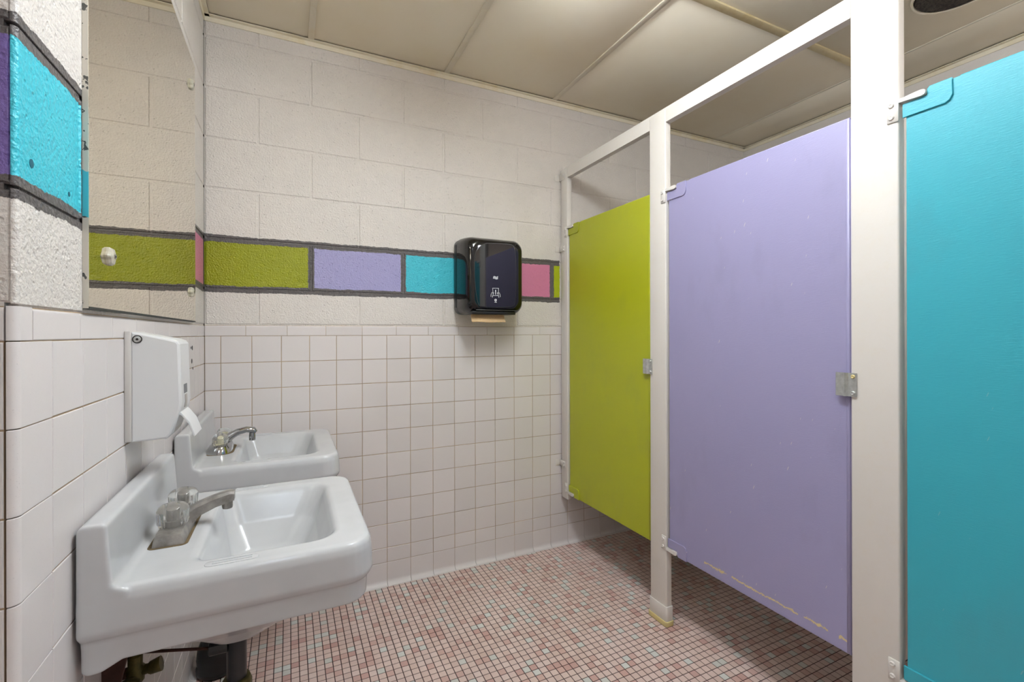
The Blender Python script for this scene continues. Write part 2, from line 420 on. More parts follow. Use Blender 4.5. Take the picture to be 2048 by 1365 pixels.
# left wall
YS = [-1.3283+k*T for k in range(12)]+[0.0]
def put_left(kind, y0, y1, z0, z1, mat, name):
    o = obj(name, tilec(kind, y1-y0, z1-z0, mat), mat, wall_left, (0, (y0+y1)/2, (z0+z1)/2)); o.rotation_euler.z = ROT_L
for y0, y1 in zip(YS, YS[1:]):
    for z0, z1 in ROWS: put_left('tile', y0, y1, z0, z1, M_TILE, 'wall_tile')
    put_left('cove', y0, y1, 0.0, 0.105, M_TILE, 'cove_base_tile')
cy = [-1.384+0.1547*k for k in range(9)]+[0.0]
for y0, y1 in zip(cy, cy[1:]): put_left('cap', y0, y1, ZC, ZTOP, M_TILE, 'cap_tile')
R = 0.0105
def nose(y1, z0, z1, mat, g=.0007, r=R, back=0.03):
    p = [(-back, y1-g), (-.0012, y1-g), (0, y1-g-.0014), (0, YO+r)]+[(-r+r*math.cos(t*math.pi/12), YO+r-r*math.sin(t*math.pi/12)) for t in [k*.5 for k in range(1, 13)]]+[(-r-.001, YO+.01), (-back, YO+.02)]
    return extr(p, 2, z0+g, z1-g, mat, None, 0.0008)
for z0, z1 in ROWS+[(0.0, 0.105)]: obj('bullnose_tile', nose(YS[0], z0, z1, M_TILE), M_TILE, wall_left)
obj('bullnose_tile', nose(cy[0], ZC, ZTOP, M_TILE), M_TILE, wall_left)
for i, (z0, z1) in enumerate(COURSES):
    js = [-1.232, -0.826, -0.42, 0.0] if i % 2 == 1 else [-1.03, -0.623, -0.216, 0.0]
    for y0, y1 in zip(js, js[1:]): put_left('block', y0, y1, z0, z1, M_LEFT, 'concrete_block')
    obj('corner_block', nose(js[0], z0, z1, M_LEFT, 0.002, 0.006), M_LEFT, wall_left)
xs = [-R-.0015-T*k for k in range(8)]
for x1, x0 in zip(xs[:4], xs[1:5]):
    for z0, z1 in ROWS: obj('wall_tile', tilec('tile', x1-x0, z1-z0, M_TILE), M_TILE, wall_left, ((x0+x1)/2, YO, (z0+z1)/2))
    obj('cap_tile', tilec('cap', x1-x0, ZTOP-ZC, M_TILE), M_TILE, wall_left, ((x0+x1)/2, YO, (ZC+ZTOP)/2))
for z0, z1 in COURSES:
    for k in range(2): obj('concrete_block', tilec('block', 0.4, z1-z0, M_RET), M_RET, wall_left, (-0.2025-0.4*k, YO+.0005, (z0+z1)/2))
# old screw holes in wall
def disc_left(y, z, r, mat, name, dx=0.0006):
    o = obj(name, loft([[(dx*k, a, b) for a, b in circ(r, 12, (y, z), ry=r*1.1)] for k in (-1, 1)], mat=mat), mat, wall_left)
for y, z, r in ((-0.262, 1.128, .0075), (-0.285, 1.129, .004), (-0.27, 1.082, .0075), (-0.25, 1.055, .004)): disc_left(y, z, r, M_DARK, 'screw_hole')
M_CYD = simple('cyan_paint_in_hole', (10, 92, 112), 0.6)
disc_left(-1.388, 1.402, .0055, M_CYD, 'anchor_hole'); disc_left(-1.272, 1.393, .0035, M_CYD, 'anchor_hole')

# floor mosaic
PT = 0.0270; GX, GY = 0.4985, -0.002
cells = []
i0, i1 = int(math.floor((0.0-GX)/PT)), int((RX-GX)/PT); j1 = int(2.75/PT)
rf = random.Random(3)
for i in range(i0, i1+1):
    for j in range(0, j1):
        x, y = GX+(i+.5)*PT, GY-(j+.5)*PT
        if x < 0.012: continue
        u, v, z = pix((x, y, 0)); k = rf.choices(range(8), FW)[0]
        sz = -1
        if z > 0.2 and 530 < u < 1290 and v < 1372: sz = -((x-CAM.x)**2+(y-CAM.y)**2)
        cells.append((sz, x, y, k))
near = sorted([c for c in cells if c[0] != -1], key=lambda c: -c[0])[:290]
ns = set((c[1], c[2]) for c in near)
def mos(mat):
    a, b = PT/2-.0014, PT/2-.0020
    v = [(-a, -a, -.003), (a, -a, -.003), (a, a, -.003), (-a, a, -.003), (-a, -a, -.0006), (a, -a, -.0006), (a, a, -.0006), (-a, a, -.0006), (-b, -b, 0), (b, -b, 0), (b, b, 0), (-b, b, 0)]
    f = [(8, 9, 10, 11)]
    for i in range(4):
        j = (i+1) % 4; f += [(4+i, 4+j, 8+j, 8+i), (i, j, 4+j, 4+i)]
    return mesh('mosaic_tile', v, f, mat)
MM = [mos(m) for m in M_FT]
for s, x, y, k in near: obj('mosaic_tile', MM[k], None, floor, (x, y, 0))
V = []; F = []; C = []
a, b = PT/2-.0014, PT/2-.0020
for s, x, y, k in cells:
    if (x, y) in ns: continue
    n0 = len(V)
    V += [(x-a, y-a, -.0012), (x+a, y-a, -.0012), (x+a, y+a, -.0012), (x-a, y+a, -.0012), (x-b, y-b, 0), (x+b, y-b, 0), (x+b, y+b, 0), (x-b, y+b, 0)]
    F += [(n0+4, n0+5, n0+6, n0+7)]+[(n0+q, n0+(q+1) % 4, n0+4+(q+1) % 4, n0+4+q) for q in range(4)]
    C += [(*lin(FTINTS[k]), 1)]*8
m = bpy.data.meshes.new('mosaic_field'); m.from_pydata(V, [], F)
at = m.attributes.new('tint', 'FLOAT_COLOR', 'POINT'); at.data.foreach_set('color', [q for c in C for q in c])
obj('mosaic_field', m, M_FSTUFF, floor, kind='stuff')
obj('mosaic_far_field', boxm(AX+.1, RX, RYF, GY-j1*PT, -.0012, 0), M_FPLAIN, floor, kind='stuff')
obj('mosaic_alcove_field', boxm(AX+.1, 0.0, GY-j1*PT, YO, -.0012, 0), M_FPLAIN, floor, kind='stuff')

# ceiling: boards dropped in a painted grid
ceiling = structure('ceiling', boxm(AX, RX+.1, RYF, 0.03, H+.03, H+.1), M_CEIL)
GXS = [AX+.1, -0.825, -0.215, 0.395, 1.007, 1.622, 2.866, RX]; GYS = [0.0, -0.925, -2.145, -3.365, RYF]
for x0, x1 in zip(GXS, GXS[1:]):
    for y1, y0 in zip(GYS, GYS[1:]):
        if x1 < 0.1 and y1 > -1.0: continue
        if x0 < 0 < x1 and y1 > -0.1: continue
        if x1 < .4 and y1 > YO and y0 < YO and x0 < 0: y1 = YO
        g = 0.004
        obj('ceiling_board', boxm(max(x0, -1.2)+g, x1-g, y0+g, y1-g, H+.0035, H+.02, 0.0015, 1), M_CEIL, ceiling)
obj('ceiling_board', boxm(0.004, .391, -0.921, -.004, H+.0035, H+.02, 0.0015, 1), M_CEIL, ceiling)
for x in GXS[1:-1]:
    wt = 0.0125 if x < 2 else 0.006
    obj('ceiling_tee', boxm(x-wt, x+wt, RYF if True else 0, -.002 if x > 0 else YO, H-.002 if x < 2 else H+.001, H+.006, 0.0012, 1), M_TEE, ceiling)
for y in GYS[1:-1]:
    obj('cross_tee', boxm(0.002 if y > YO else AX+.1, RX-.002, y-.018, y+.018, H-.0032, H+.005, 0.0012, 1), M_TEEY, ceiling)
ang = [(0, -.022), (-.0035, -.022), (-.0035, -.0035), (-.02, -.0035), (-.02, 0), (0, 0)]
def angle(name, me): obj(name, me, M_ANGLE, ceiling)
angle('wall_angle', extr([(q[0]-.0005, q[1]+H) for q in ang], 0, 0.0, RX, M_ANGLE))
angle('wall_angle', extr([(-q[0]+.0005, q[1]+H) for q in ang], 1, YO, 0.0, M_ANGLE))
angle('wall_angle', extr([(RX+q[0]-.0005, q[1]+H) for q in ang], 1, RYF, 0.0, M_ANGLE))

def wraparound(cx, y0, y1, lens, label):
    """fluorescent fixture on two short stems: steel spine, glowing round lens, two end caps"""
    t = thing('ceiling_light', label, 'light', (cx, (y0+y1)/2, H), 'ceiling lights')
    hy = (y1-y0)/2; zc = -.11
    for yy in (-hy*.6, hy*.6):
        obj('stem', tube([(0, yy, -.002), (0, yy, zc+.06)], .007, 10, M_TROF), M_TROF, t)
        obj('canopy', boxm(-.03, .03, yy-.03, yy+.03, -.012, -.002, 0.002), M_TROF, t)
    obj('spine', boxm(-.03, .03, -hy, hy, zc+.045, zc+.068, 0.002), M_TROF, t)
    prof = [(.105*math.cos(a), zc+.055*math.sin(a)) for a in [2*math.pi*k/28 for k in range(28)]]
    obj('lens', extr(prof, 1, -hy+.012, hy-.012, lens, 0.5), lens, t)
    for a, b in ((-hy, -hy+.012), (hy-.012, hy)):
        obj('end_cap', extr([(x*1.03, zc+(z-zc)*1.03) for x, z in prof], 1, a, b, M_TROF, 0.5), M_TROF, t)
    return t
wraparound(0.92, -1.85, -0.95, M_LAMP, 'long white fluorescent ceiling light above the aisle before the stall doors')
wraparound(2.38, -3.35, -2.45, M_FILL_STALL, 'added unseen fill light above the stalls beyond the cyan door')  # added out of view to brighten the stall ceiling
wraparound(0.25, -3.75, -2.5, M_FILL_BACK, 'added unseen cool white fill light farther back behind the viewer')  # added fill for the cool light from behind, built like the main fixture

vent = thing('ceiling_vent', 'round sooty dark exhaust grille in the ceiling above the cyan stall', 'vent', (2.56, -1.375, H))
obj('filter', lathe([(0.0001, -.004), (0.06, -.005), (0.122, -.003), (0.128, .004), (0.128, .02)], 40, M_SOOT), M_SOOT, vent)
obj('rim', loft([[(x, y, z) for x, y in circ(r, 48)] for r, z in ((.128, .004), (.1285, -.004), (.134, -.0045), (.1365, .002))], False, False, mat=M_TEE), M_TEE, vent)

# ------------------------------------------------------------ toilet partition
PX = 1.665; PT_ = 0.030; ZR0, ZR1 = 2.022, 2.073; DZ0, DZ1 = 0.303, 1.757
part = thing('toilet_partition', 'cream painted overhead-braced stall frame with posts and top rail', 'partition', (PX, -0.76, 0))
def pp(name, me, mat=M_PART, par=part):
    o = obj(name, me, mat, par)
    o.matrix_parent_inverse = Matrix.Translation(-Vector(part.location)); return o
POSTS = [(-0.806, -0.714), (-1.594, -1.484), (-2.345, -2.235)]
pp('pilaster', boxm(PX, PX+PT_, -0.078, -0.013, 0.272, ZR1, 0.004))
for y0, y1 in POSTS:
    p = pp('pilaster', boxm(PX, PX+PT_, y0, y1, 0.06, ZR1, 0.005, 3))
    # pressed seam near the rear edge
    s = pp('shoe', extr(rr(PX-.004, PX+PT_+.004, y0-.004, y1+.004, (.008,)*4, 4, 2), 2, 0.018, 0.078, M_PART, 0.6, 0.002))
    pp('shoe_caulk', extr(rr(PX-.008, PX+PT_+.006, y0-.008, y1+.008, (.011,)*4, 4, 2), 2, 0.0, 0.02, M_CAULKY, 0.6, 0.003), M_CAULKY)
segs = [(-0.714, -0.078)]+[(-1.484, -0.806), (-2.235, -1.594)]
for y0, y1 in segs:
    prof = [(PX+.0015, ZR0), (PX+PT_-.001, ZR0), (PX+PT_-.001, ZR1-.004), (PX+.0015, ZR1-.004)]
    pp('headrail', extr(prof, 1, y0, y1, M_PART))
pp('headrail_cap', extr([(PX+.009, ZR1-.006), (PX+PT_+.004, ZR1-.006), (PX+PT_+.004, ZR1+.016), (PX+.011, ZR1+.013)], 1, -2.345, -0.02, M_PART))
for i, (y0, y1) in enumerate(POSTS):
    ym = (y0+y1)/2
    pp('divider_panel', boxm(PX+PT_+.012, RX-.02, ym-.0125, ym+.0125, 0.30, 1.757, 0.003))
pp('end_panel', boxm(PX, PX+PT_, RYF+.02, -2.345, 0.3, ZR1, 0.003))
def screw(par, loc, axis='x', r=0.006, mat=M_PART):
    L = [[(q*-1 if False else q*0-h, a, b) for a, b in circ(rad, 12)] for q, h, rad in ((0, -.002, r), (0, .001, r), (0, .0035, r*.65), (0, .0025, r*.4))]
    o = obj('screw', loft([[(p[0], p[1], p[2]) for p in l] for l in L], mat=mat), mat, par)
    o.location = loc; return o
def pscrew(par, loc, r=0.006, mat=M_PART):
    o = screw(par, (0, 0, 0), r=r, mat=mat)
    for v in o.data.vertices: v.co += Vector(loc)
    return o
# wall brackets on the end pilaster
for zc, h in ((2.035, .035), (1.64, .03), (0.46, .032)):
    b = pp('wall_bracket', boxm(PX-.004, PX-.0005, -0.056, -0.0005, zc-h/2, zc+h/2, 0.001, 1))
    w_ = obj('wall_flange', boxm(PX-.03, PX-.0005, -0.0035, -0.0002, zc-h/2, zc+h/2, 0.001, 1), M_PART, b)
    for dz in (-.008, .008): pscrew(b, (PX-.004, -.044, zc+dz), 0.005)

# ------------------------------------------------------------ stall doors
DX = PX+.008
def hinge_outline(y, z, s):
    """hinge plate silhouette, upper (s=1) or lower (s=-1): low step by the post, taller rounded tab on the door"""
    pts = [(0, -.052), (0, -.020), (-.003, -.018), (-.049, -.018), (-.049, -.003), (-.054, .002), (-.095, .002), (-.096, -.036), (-.091, -.047), (-.082, -.052)]
    return [(y+a, z+(b if s > 0 else -b)) for a, b in pts]
def door(name, label, mat, y0, y1, post_y):
    d = thing(name, label, 'door', (DX, y1, DZ0), 'stall doors')
    Minv = Matrix.Translation(-Vector(d.location))
    def dp(nm, me, mt=mat, par=d):
        o = obj(nm, me, mt, par); o.matrix_parent_inverse = Minv; return o
    nt = .053
    dp('panel', extr([(y0, DZ0), (y1-nt, DZ0), (y1-nt, DZ0+.020), (y1, DZ0+.020), (y1, DZ1-.020), (y1-nt, DZ1-.020), (y1-nt, DZ1), (y0, DZ1)], 0, DX, DX+.024, mat, 0.3, 0.0016))
    dp('edge_strip', boxm(DX+.0025, DX+.0215, y0-.003, y0+.002, DZ0+.004, DZ1-.003, 0.001, 1))
    dp('face_seam', boxm(DX-.0008, DX+.002, y0+.001, y0+.010, DZ0+.002, DZ1-.002, 0.0006, 1))
    dp('top_trim', boxm(DX+.005, DX+.020, y0+.003, y1-.1, DZ1-.002, DZ1+.0035, 0.001, 1))
    for s, z in ((1, DZ1), (-1, DZ0)):
        dp('hinge_plate', extr(hinge_outline(y1+.006, z, s), 0, DX-.0042, DX+.002, mat, 0.4, 0.0012))
        hb = pp('hinge_bracket', boxm(PX-.0035, PX+.001, post_y-.001, post_y+.024, min(z-.004*s, z-.058*s), max(z-.004*s, z-.058*s), 0.0012, 1))
        zz = z-.0095*s
        obj('hinge_arm', loft([[(PX+q[0], yy, zz+q[1]*hh) for q in ((-.003, -1), (.022, -1), (.022, 1), (-.003, 1))] for yy, hh in ((post_y+.006, .0045), (post_y-.012, .005), (post_y-.03, .0065), (post_y-.046, .0075), (post_y-.052, .006), (post_y-.0545, .003))], mat=M_PART), M_PART, hb)
        for dz in (-.016, -.046): pscrew(hb, (PX-.0035, post_y+.014, z+dz*s), 0.0066)
    return d
door('stall_door', 'lime green stall door next to the tiled back wall', M_DG, -0.708, -0.088, -0.078)
door('stall_door', 'lavender purple stall door between the two cream posts', M_DP, -1.479, -0.816, -0.806)
door('stall_door', 'turquoise cyan stall door nearest the viewer', M_DC, -2.229, -1.606, -1.594)
# strike plates
for y, nm in ((-0.714, 0), (-1.484, 1), (-2.235, 2)):
    st = pp('strike_plate', extr([(PX-.001, y-.016), (PX-.004, y-.016), (PX-.004, y+.004), (PX-.012, y+.009), (PX-.012, y+.012), (PX-.007, y+.014), (PX-.007, y+.034), (PX-.004, y+.034), (PX-.004, y+.012), (PX-.001, y+.008)], 2, 1.005, 1.068, M_STEEL, 0.4), M_STEEL)
    for dz in (-.022, .022): pscrew(st, (PX-.0045, y-.008, 1.0365+dz), 0.0055, M_CAULKY if (nm == 1 and dz > 0) else M_STEEL)

# ------------------------------------------------------------ mirror
MX = 0.0085; MY0, MY1, MZ0, MZ1 = -1.221, -0.253, 1.2195, 2.118
mir = thing('wall_mirror', 'large frameless mirror above the sinks on the left wall', 'mirror', (0, (MY0+MY1)/2, MZ0))
def mp(nm, me, mt):
    o = obj(nm, me, mt, mir); o.matrix_parent_inverse = Matrix.Translation(-Vector(mir.location)); return o
mp('backing', boxm(0.0005, MX-.001, MY0+.0012, MY1-.0012, MZ0+.0012, MZ1-.0012), M_MBACK)
mp('glass', boxm(MX-.001, MX, MY0, MY1, MZ0, MZ1), M_MIRROR)
mp('painted_edge', boxm(0.0003, MX-.0005, MY0-.0008, MY0+.002, MZ0, MZ1), M_MEDGE)
mp('worn_edge', boxm(0.0003, MX+.0004, MY0, MY1, MZ0-.001, MZ0+.003), M_MBACK)
for y, z in ((-1.128, 1.319), (-0.332, 1.318), (-0.332, 2.02), (-1.128, 2.02)):
    loops = []
    for r, h in ((.0165, 0), (.0165, .003), (.014, .007), (.008, .009), (.004, .009)):
        loops.append([(MX+h, y+r*(1+.10*math.cos(6*t))*math.cos(t), z+r*(1+.10*math.cos(6*t))*math.sin(t)) for t in [2*math.pi*i/36 for i in range(36)]])
    ro = mp('rosette_clip', loft(loops, mat=M_CLIP, sm=0.3), M_CLIP)
    obj('screw', loft([[(MX+h, a, b) for a, b in circ(r, 14, (y, z))] for r, h in ((.0045, .0085), (.0045, .0105), (.002, .0115))], mat=M_CHROME), M_CHROME, ro)

# ------------------------------------------------------------ sinks
D, W = 0.462, 0.492
def porcelain_body(loops):
    """bowl, apron, backsplash ledge and wall flange fused into one softened porcelain piece"""
    h = W/2; zt = .107
    arc = lambda cx, cz, r, a0, a1, n=6: [(cx+r*math.cos(math.radians(a0+(a1-a0)*i/n)), cz+r*math.sin(math.radians(a0+(a1-a0)*i/n))) for i in range(n+1)]
    prof = [(.0045, -.069)]+arc(.0045+.012, zt-.012, .012, 180, 90)+arc(.043-.008, zt-.008, .008, 90, 4)+arc(.049+.014, .014, .014, 182, 268)+[(.07, -.006), (.07, -.069)]
    bm = bmesh.new()
    for me in (loft(loops), extr(prof, 1, -h, h, None, None, 0.003),
               extr([(.006, -.10), (.07, -.10), (.056, -.126), (.032, -.138), (.014, -.139), (.006, -.132)], 1, -h+.013, h-.013, None, None, 0.004)):
        bm.from_mesh(me)
    m = bpy.data.meshes.new('porcelain'); bm.to_mesh(m); bm.free()
    o = bpy.data.objects.new('porcelain_tmp', m); COL.objects.link(o)
    r = o.modifiers.new('r', 'REMESH'); r.mode = 'VOXEL'; r.voxel_size = 0.0028; r.use_smooth_shade = True
    sm = o.modifiers.new('s', 'SMOOTH'); sm.factor = 0.5; sm.iterations = 4
    bpy.context.view_layer.update()
    me = bpy.data.meshes.new_from_object(o.evaluated_get(bpy.context.evaluated_depsgraph_get())); bpy.data.objects.remove(o)
    for p in me.polygons: p.use_smooth = True
    me.materials.clear(); me.materials.append(M_PORC); return me
def sink(name, label, yc, zd, style):
    s = thing(name, label, 'sink', (0, yc, zd), 'wall-hung sinks')
    h = W/2
    def L(x0, x1, hy, z, rb, rf): return [(x, y, z) for x, y in rr(x0, x1, -hy, hy, (rf, rf, rb, rb))]
    loops = [L(.165, .235, .035, -.252, .03, .03), L(.15, .262, .058, -.242, .05, .05), L(.12, .31, .095, -.205, .05, .06), L(.085, .355, .15, -.165, .05, .06), L(.045, .41, .205, -.137, .03, .05),
             L(.018, D-.03, h-.028, -.128, .006, .04), L(.008, D-.013, h-.013, -.122, .004, .045), L(.006, D-.010, h-.010, -.083, .004, .048), L(.006, D-.004, h-.004, -.077, .004, .052),
             L(.004, D, h, -.068, .003, .055), L(.004, D-.003, h, -.020, .003, .053), L(.004, D-.005, h-.003, -.008, .003, .05), L(.005, D-.009, h-.007, -.002, .003, .046), L(.006, D-.016, h-.014, 0, .003, .04)]
    loops += [L(.142, .402, .200, .0, .03, .056), L(.148, .396, .194, -.0015, .03, .052), L(.153, .391, .188, -.006, .03, .048), L(.157, .386, .182, -.016, .03, .046),
              L(.17, .366, .158, -.07, .035, .05), L(.185, .335, .12, -.122, .045, .055), L(.19, .30, .075, -.145, .045, .05), L(.176, .224, .024, -.152, .022, .022)]
    if 'porc' not in _cache: _cache['porc'] = porcelain_body(loops)
    obj('basin', _cache['porc'], M_PORC, s)
    dr = obj('drain', lathe([(.0001, -.1505), (.018, -.1505), (.022, -.149), (.0235, -.151)], 24, M_CHROME, c=(.2, 0)), M_CHROME, s)
    # soap ledges: shallow ridged dish on both deck sides
    for sg in (-1, 1):
        dish = obj('soap_dish', extr(rr(.17, .255, sg*.2175-.011, sg*.2175+.011, (.01,)*4, 4, 2), 2, -.001, .0012, M_PORC, 0.6, 0.001), M_PORC, s)
        for k in range(2):
            obj('ridge', tube([(.182, sg*(.212+.009*k), .0014), (.244, sg*(.212+.009*k), .0014)], .0014, 8, M_PORC), M_PORC, dish)
    (faucet_square if style == 0 else faucet_round)(s)
    return s
def knob(par, x, y, z, r, h, tilt=(0, 0), inner=True, yellow=False):
    n = 64; loops = []
    def ring(rad, zz, fl): return [(rad*(1+fl*(0.5+0.5*math.cos(16*t))-fl)*math.cos(t), rad*(1+fl*(0.5+0.5*math.cos(16*t))-fl)*math.sin(t), zz) for t in [2*math.pi*i/n for i in range(n)]]
    prof = [(r*.72, 0, 0), (r*.86, h*.06, .0), (r*.97, h*.2, .10), (r*1.02, h*.62, .10), (r*1.0, h*.72, .0), (r*.9, h*.84, -.0), (r*.72, h*.93, 0), (r*.36, h, 0)]
    loops = [ring(*q) for q in prof]
    M = Matrix.Translation((x, y, z)) @ Matrix.Rotation(tilt[0], 4, 'X') @ Matrix.Rotation(tilt[1], 4, 'Y')
    k = obj('knob', loft([[M @ Vector(p) for p in l] for l in loops], mat=M_ACR, sm=0.5), M_ACR, par)
    st = obj('stem', loft([[M @ Vector((a, b, zz)) for a, b in circ(rad, 16)] for rad, zz in ((r*.45, -.004), (r*.45, h*.3), (r*.32, h*.32), (r*.32, h*.68))], mat=M_ACRY if yellow else M_OLDMETAL), M_ACRY if yellow else M_OLDMETAL, par)
    return k
def faucet_square(s):
    # base bar with sloped ends and a square tapering spout
    b2 = .0; X0, X1 = .068, .122
    L = []
    for y, hh, ins in ((-.102, .012, .006), (-.100, .020, .003), (-.09, .023, .002), (-.03, .023, .002), (0, .026, .0), (.03, .023, .002), (.09, .023, .002), (.100, .020, .003), (.102, .012, .006)):
        a0, a1 = X0+ins, X1-ins
        L.append([(a0-.002, y, -.001), (a1+.002, y, -.001), (a1, y, hh*.5), (a1-.004, y, hh), (a0+.004, y, hh), (a0, y, hh*.5)])
    f = obj('faucet', loft(L, mat=M_OLDMETAL, sm=0.4), M_OLDMETAL, s)
    sq = [(-1, -1), (1, -1), (1, .5), (.75, 1), (-.75, 1), (-1, .5)]
    sp = obj('spout', tube([(.088, 0, .006), (.108, 0, .018), (.130, 0, .034), (.160, 0, .046), (.188, 0, .053), (.197, 0, .053)],
             [(.019, .016), (.018, .015), (.015, .0125), (.0135, .0115), (.0125, .0115), (.0115, .009)], mat=M_OLDMETAL, sm=0.5, sect=sq), M_OLDMETAL, f)
    obj('aerator', lathe([(.0095, .026), (.0105, .030), (.0105, .037), (.0095, .046)], 18, M_OLDMETAL, c=(.183, 0)), M_OLDMETAL, f)
    for sg in (-1, 1): knob(f, .094, sg*.0508, .021, .0275, .047)
    obj('grime_ring', extr(rr(.062, .127, -.107, .107, (.012,)*4, 5, 2), 2, -.0005, .0009, M_GRIME, 0.6), M_GRIME, f)
def faucet_round(s):
    L = []
    for cx, rx, ry, z in ((.092, .040, .082, -.001), (.092, .039, .081, .005), (.093, .035, .077, .015), (.096, .028, .072, .024), (.100, .020, .064, .031), (.103, .010, .05, .034)):
        L.append([(x, y, z) for x, y in [(cx+rx*math.copysign(abs(math.cos(t))**.8, math.cos(t)), ry*math.copysign(abs(math.sin(t))**.7, math.sin(t))) for t in [2*math.pi*i/40 for i in range(40)]]])
    f = obj('faucet', loft(L, mat=M_CHROME, sm=0.9), M_CHROME, s)
    obj('spout', tube([(.088, 0, .012), (.106, 0, .028), (.124, 0, .046), (.145, 0, .058), (.170, 0, .0635), (.192, 0, .060), (.200, 0, .052)],
        [(.024, .018), (.021, .016), (.016, .013), (.0135, .011), (.0135, .0105), (.0135, .011), (.009, .006)], 20, M_CHROME), M_CHROME, f)
    obj('aerator', lathe([(.0095, .024), (.0105, .027), (.0105, .036), (.0095, .052)], 18, M_CHROME, c=(.188, 0)), M_CHROME, f)
    for sg in (-1, 1): knob(f, .095, sg*.050, .022, .0235, .044, (sg*-.28, .12), yellow=True)
    obj('grime_ring', extr(rr(.052, .136, -.084, .084, (.035,)*4, 5, 2), 2, -.0005, .0009, M_GRIME, 0.6), M_GRIME, f)
sink('sink', 'white porcelain wall sink nearest the viewer with grimy two-knob faucet', -1.022, 0.768, 0)
sink('sink', 'white porcelain wall sink in the corner with shiny chrome faucet', -0.332, 0.776, 1)

# plumbing under the near sink
tp = thing('drain_pipe', 'black drain pipe with corroded nut under the near sink', 'pipe', (0.2, -1.022, 0.25))
def tpp(nm, me, mt):
    o = obj(nm, me, mt, tp); o.matrix_parent_inverse = Matrix.Translation(-Vector(tp.location)); return o
tpp('tailpiece', lathe([(.0195, .40), (.0195, .512)], 24, M_PIPE, c=(.2, -1.022)), M_PIPE)
tpp('slip_nut', lathe([(.026, .385), (.030, .39), (.030, .408), (.027, .416), (.021, .418)], 10, M_BRASS, c=(.2, -1.022)), M_BRASS)
pts = [(.2, -1.022, .39)]+[(.2-.055+.055*math.cos(a), -1.022, .33-.055*math.sin(a)) for a in [math.pi*i/10 for i in range(11)]]+[(.09, -1.022, .35)]+[(.09-.045*math.sin(a)*1.0, -1.022, .35+.045-.045*math.cos(a)+.0) for a in (0.5, 1.0, 1.5)]+[(.0, -1.022, .398)]
tpp('trap', tube(pts, .0185, 16, M_PIPE), M_PIPE)
tpp('pivot_nut', extr([(a, b) for a, b in circ(.0155, 10, (-1.022, .494))], 0, .148, .184, M_PIPE, 0.3, 0.002), M_PIPE)
tpp('pivot_rod', tube([(.152, -1.022, .494), (.03, -1.03, .527)], .0032, 8, M_RUST), M_RUST)
tpp('wall_escutcheon', extr(circ(.035, 24, (-1.022, .398)), 0, .0, .008, M_CHROME, 0.5, 0.003), M_CHROME)

vl = thing('shutoff_valve', 'tarnished brass shutoff valve under the near sink', 'valve', (0, -1.07, .53))
def vp(nm, me, mt):
    o = obj(nm, me, mt, vl); o.matrix_parent_inverse = Matrix.Translation(-Vector(vl.location)); return o
vp('stub_pipe', tube([(0, -1.07, .512), (.03, -1.07, .515)], .010, 12, M_RUST), M_RUST)
vp('escutcheon', extr(circ(.024, 20, (-1.07, .512)), 0, 0.0, .006, M_RUST, 0.5, 0.002), M_RUST)
vp('body', lathe([(.009, .49), (.015, .495), (.016, .52), (.012, .525), (.0125, .545), (.009, .548)], 12, M_BRASS, c=(.032, -1.07)), M_BRASS)
vp('outlet', tube([(.03, -1.07, .512), (.052, -1.07, .513), (.056, -1.07, .513), (.074, -1.07, .517)], [.011, .009, .012, .014], 12, M_BRASS), M_BRASS)
vp('handle', extr([(a, b) for a, b in circ(.02, 12, (.03, .508), ry=.013)], 1, -1.112, -1.098, M_BRASS, 0.5, 0.003), M_BRASS)
vp('handle_stem', tube([(.03, -1.10, .508), (.03, -1.07, .508)], .006, 10, M_BRASS), M_BRASS)
vp('supply_tube', tube([(.032, -1.07, .545), (.032, -1.07, .575), (.033, -1.07, .6)], .0085, 10, M_GREENPIPE), M_GREENPIPE)
tag(obj('support_bracket', loft([[(x, y, z) for x, y in ((.0, y0), (.05*s_, y0), (.05*s_, y0+.012), (.0, y0+.012))] for y0, z, s_ in ((-1.14, .632, 1.0), (-1.14, .60, .8), (-1.14, .53, .5), (-1.14, .46, .45))], mat=M_RUST), M_RUST), 'rusty steel wall bracket holding up the near sink', 'bracket')

pl = thing('plunger', 'black rubber plunger standing on the floor under the corner sink', 'plunger', (.078, -.30, 0))
obj('cup', lathe([(.058, .004), (.0635, .008), (.0645, .022), (.060, .032), (.063, .055), (.060, .085), (.050, .112), (.034, .132), (.018, .142), (.015, .15)], 32, M_RUBBER, 0.9), M_RUBBER, pl)
obj('foot_ring', lathe([(.040, 0), (.056, 0), (.058, .006), (.040, .006)], 32, M_RUBBER), M_RUBBER, pl)
obj('handle', tube([(0, 0, .145), (0, 0, .5)], .0095, 12, M_WOOD), M_WOOD, pl)

# ------------------------------------------------------------ soap dispenser on the left wall
sd = thing('soap_dispenser', 'white plastic soap dispenser with push lever on the left wall', 'dispenser', (0, -0.957, 0.953))
def sp_(nm, me, mt):
    o = obj(nm, me, mt, sd); o.matrix_parent_inverse = Matrix.Translation(-Vector(sd.location)); return o
sy0, sy1 = -1.009, -0.905
sp_('back_plate', boxm(.0, .012, sy0-.001, sy1+.001, .953, 1.183, 0.002), M_WHITE2)
sp_('cover', extr([(.011, .952), (.072, .954), (.080, .964), (.0955, 1.012), (.098, 1.028), (.0945, 1.155), (.090, 1.162), (.080, 1.166), (.011, 1.1815)], 1, sy0, sy1, M_WHITE, 0.35, 0.005), M_WHITE)
sp_('push_lever', extr([(.088, 1.008), (.092, 1.0105), (.0985, 1.004), (.1115, .985), (.1215, .955), (.1185, .952), (.1085, .981), (.096, 1.000), (.089, 1.004)], 1, sy0+.008, sy1-.014, M_WHITE, 0.3, 0.0012), M_WHITE)
